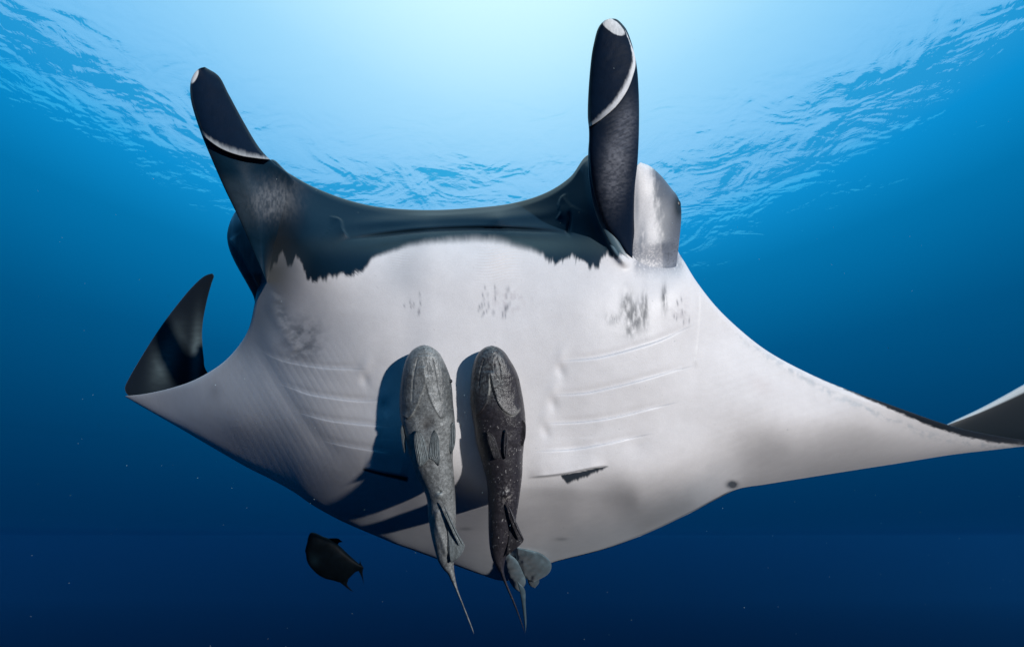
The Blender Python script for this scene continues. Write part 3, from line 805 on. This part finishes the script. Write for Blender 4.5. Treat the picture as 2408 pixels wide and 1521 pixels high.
Z1 = 1.668
def zr(px, py, t, w):
    return Z1 + 0.02 * sm(0, .2, t) - 0.03 * sm(.5, 1, t) + 0 * w
r1L = z6([(312, 55), (285, 62), (250, 85), (222, 130), (204, 200), (194, 280), (192, 340), (195, 400), (205, 450), (222, 520), (243, 600), (272, 680), (305, 750), (325, 810), (330, 880), (342, 960), (360, 1040), (378, 1100), (402, 1140), (425, 1165), (440, 1195), (462, 1240), (490, 1305), (520, 1380), (545, 1440), (553, 1457)])
r1R = z6([(312, 55), (345, 65), (380, 90), (405, 130), (425, 175), (440, 220), (448, 280), (452, 340), (460, 420), (461, 480), (452, 560), (451, 620), (457, 700), (462, 780), (465, 860), (466, 930), (463, 1000), (458, 1060), (455, 1110), (457, 1150), (465, 1200), (480, 1255), (505, 1320), (530, 1385), (548, 1435), (553, 1457)])
lines1 = [('ridge', [(983, 838), (974, 876), (970, 914), (968, 950)], -.004, 1.6, 0), ('ridge', [(1015, 838), (1021, 867), (1028, 912), (1036, 950)], -.004, 1.6, 0),
          ('ledge', [(999, 858), (1000, 880), (1000, 903), (989, 932), (978, 960), (961, 983), (944, 975)], .007, 12, 1),
          ('ledge', [(1000, 880), (1001, 903), (1011, 938), (1026, 969), (1039, 986)], .006, 12, -1),
          ('ridge', [(984, 836), (999, 833), (1015, 836)], -.002, 1.5, 0),
          ('pit', [(1034, 1156)], -.010, 3.5, 3), ('pit', [(1034, 1165)], .008, 9, 8), ('pit', [(1004, 1003)], -.008, 16, 18),
          ('ridge', [(1030, 1195), (1026, 1230), (1040, 1270), (1052, 1310)], .006, 6, 0)]
fins1 = [('pelvic_fin', z6([(275, 468), (262, 500), (268, 570), (282, 635), (296, 646)]), z6([(275, 468), (305, 495), (325, 560), (333, 603), (318, 628), (296, 646)]), 1.603, .006, 7),
         ('pelvic_fin', z6([(362, 468), (345, 500), (336, 560), (334, 603), (352, 612), (382, 640)]), z6([(362, 468), (380, 500), (386, 560), (388, 610), (382, 640)]), 1.604, .006, 6),
         ('pectoral_fin', z6([(440, 440), (425, 480), (422, 530), (430, 560), (445, 584)]), z6([(440, 440), (458, 430), (464, 480), (460, 540), (445, 584)]), 1.640, .005, 5),
         ('pectoral_fin', z6([(203, 440), (198, 470), (203, 520), (212, 570), (215, 582)]), z6([(203, 440), (215, 470), (220, 510), (222, 560), (215, 582)]), 1.665, .006, 3),
         ('anal_fin', z6([(398, 818), (412, 900), (425, 980), (430, 1060), (440, 1110), (452, 1108)]), z6([(398, 818), (440, 905), (478, 975), (508, 1028), (488, 1075), (452, 1108)]),
          lambda px, py, t, w: 1.613 - .05 * (w + 1) / 2 * 0 + .012 + 0 * t, .005, 11),
         ('fin_ray', z6([(398, 815), (420, 870), (455, 950), (490, 1015), (505, 1030)]), z6([(398, 815), (428, 868), (465, 948), (498, 1012), (505, 1030)]), 1.590, .010, 0)]
remora('pale grey remora clinging to the belly, left of the pair', 'remora', r1L, r1R, zr, rem1_col, lines1, fins1, (1059, 896, 1.66, .008), rf1)

r2L = z6([(640, 58), (610, 66), (580, 88), (557, 125), (543, 180), (536, 250), (534, 310), (540, 380), (553, 450), (562, 520), (578, 580), (598, 650), (614, 720), (621, 800), (622, 870), (623, 950), (628, 1030), (640, 1090), (660, 1135), (680, 1165), (695, 1200), (720, 1255), (750, 1325), (780, 1400), (798, 1450), (803, 1466)])
r2R = z6([(640, 58), (672, 68), (703, 92), (728, 130), (752, 170), (770, 215), (782, 270), (793, 330), (801, 395), (803, 450), (797, 520), (790, 600), (787, 680), (778, 760), (768, 830), (758, 890), (750, 950), (735, 1020), (712, 1075), (702, 1110), (698, 1150), (706, 1190), (725, 1240), (752, 1305), (785, 1400), (803, 1466)])
lines2 = [('ridge', [(1139, 841), (1131, 870), (1128, 888), (1126, 912)], -.004, 1.5, 0), ('ridge', [(1167, 838), (1174, 862), (1178, 890)], -.003, 1.5, 0),
          ('ledge', [(1152, 870), (1152, 888), (1149, 932), (1138, 958), (1121, 977), (1110, 974)], .009, 12, 1),
          ('ledge', [(1153, 870), (1154, 888), (1167, 936), (1182, 962), (1206, 976), (1227, 958)], .009, 12, -1),
          ('pit', [(1190, 1162)], .008, 9, 10)]
fins2 = [('pelvic_fin', z6([(615, 470), (618, 520), (640, 590), (655, 612)]), z6([(615, 470), (650, 500), (672, 560), (680, 600), (655, 612)]), 1.600, .006, 7),
         ('pelvic_fin', z6([(705, 465), (695, 510), (693, 570), (705, 608)]), z6([(705, 465), (718, 500), (717, 560), (705, 608)]), 1.597, .008, 2),
         ('pectoral_fin', z6([(790, 420), (780, 470), (780, 520), (790, 548)]), z6([(790, 420), (804, 440), (803, 500), (790, 548)]), 1.650, .005, 4),
         ('anal_fin', z6([(715, 830), (722, 900), (720, 980), (712, 1050), (706, 1082)]), z6([(715, 830), (745, 900), (772, 960), (793, 1000), (765, 1035), (706, 1082)]),
          lambda px, py, t, w: 1.623 - .045 * (w + 1) / 2 * 0 + .012 + 0 * t, .005, 12),
         ('fin_ray', z6([(715, 825), (730, 880), (760, 950), (785, 995), (795, 1001)]), z6([(715, 825), (742, 872), (770, 940), (790, 985), (795, 1001)]), 1.600, .010, 0)]
remora('dark remora with pale flecks clinging to the belly, right of the pair', 'remora', r2L, r2R, zr, rem2_col, lines2, fins2, (1216, 893, 1.665, .008), rf2)

# ------------------------------------------------------------------ dark fish below
def z7(pts):
    return [(689.8 + x * .1237, 1222.7 + y * .1237) for x, y in pts]
fish = thing('triggerfish', 'small dark deep-bodied fish swimming in the open water below the manta', 'fish')
fcol = lambda px, py, t, w, s: np.array([0.002, 0.004, 0.006]) * (0.6 + .8 * fbm(px / 6, py / 6, 181, 3))[..., None] + np.array([0.004, 0.010, 0.014]) * gauss(px, py, 738, 1318, 12, 14)[..., None]
fb = slab(z7([(222, 590), (235, 520), (262, 420), (285, 310), (330, 235), (420, 240), (560, 305), (680, 350), (850, 460), (1000, 600), (1130, 720), (1250, 825), (1320, 880), (1340, 910)]),
          z7([(222, 590), (240, 650), (250, 740), (290, 840), (370, 940), (480, 1040), (600, 1105), (760, 1145), (900, 1180), (1020, 1140), (1100, 1060), (1180, 985), (1250, 960), (1340, 910)]),
          3.6, lambda t: .09 * bump_profile(t, .5, .8) * 1.6, colour=fcol, nt=120, nw=40)
make_mesh('body', [fb], M_fish, fish)
def ffin(name, L, R, z=3.6, th=.008):
    make_mesh(name, [slab(z7(L), z7(R), z, lambda t: th * bump_profile(t, .3, .3), colour=(0.002, 0.004, 0.006), nt=40, nw=12)], M_fish, fish)
ffin('dorsal_fin', [(640, 345), (760, 338), (850, 345), (900, 380), (938, 412)], [(640, 370), (740, 430), (830, 475), (870, 425), (938, 412)])
ffin('anal_fin', [(800, 1120), (900, 1190), (1000, 1270), (1080, 1330), (1150, 1362)], [(960, 1080), (1040, 1130), (1022, 1210), (1075, 1290), (1150, 1362)])
ffin('tail_fin', [(1235, 850), (1262, 800), (1268, 740)], [(1330, 890), (1285, 820), (1268, 740)])
ffin('tail_fin', [(1230, 940), (1270, 1020), (1310, 1110), (1345, 1240)], [(1335, 900), (1318, 980), (1325, 1080), (1345, 1240)])

# ------------------------------------------------------------------ drifting particles
rng = np.random.default_rng(4)
V, Q = [], []
k = 0
for i in range(280):
    z = rng.uniform(1.0, 6.0); px = rng.uniform(-100, 2500); py = rng.uniform(-50, 1570)
    if z > 1.55 and 560 < px < 1700 and 380 < py < 1330:
        z = rng.uniform(1.0, 1.5)
    r = rng.uniform(.0006, .0016) * (0.6 + z * .35)
    c = P(np.array(px), np.array(py), np.array(z))
    d = np.array([(1, 0, 0), (0, 1, 0), (-1, 0, 0), (0, -1, 0), (0, 0, 1), (0, 0, -1)], float) * r * rng.uniform(.5, 1.2, (6, 1))
    V.append(c + d)
    for a, b in ((0, 1), (1, 2), (2, 3), (3, 0)):
        Q.append((k + a, k + b, k + 4)); Q.append((k + b, k + a, k + 5))
    k += 6
me = bpy.data.meshes.new('drifting_plankton')
me.from_pydata(np.vstack(V).tolist(), [], Q); me.update()
me.materials.append(plain('plankton', (0.5, 0.6, 0.6), .8))
po = bpy.data.objects.new('drifting_plankton', me); col.objects.link(po)
po['kind'] = 'stuff'
po['label'] = 'pale plankton specks drifting in the water around the manta'
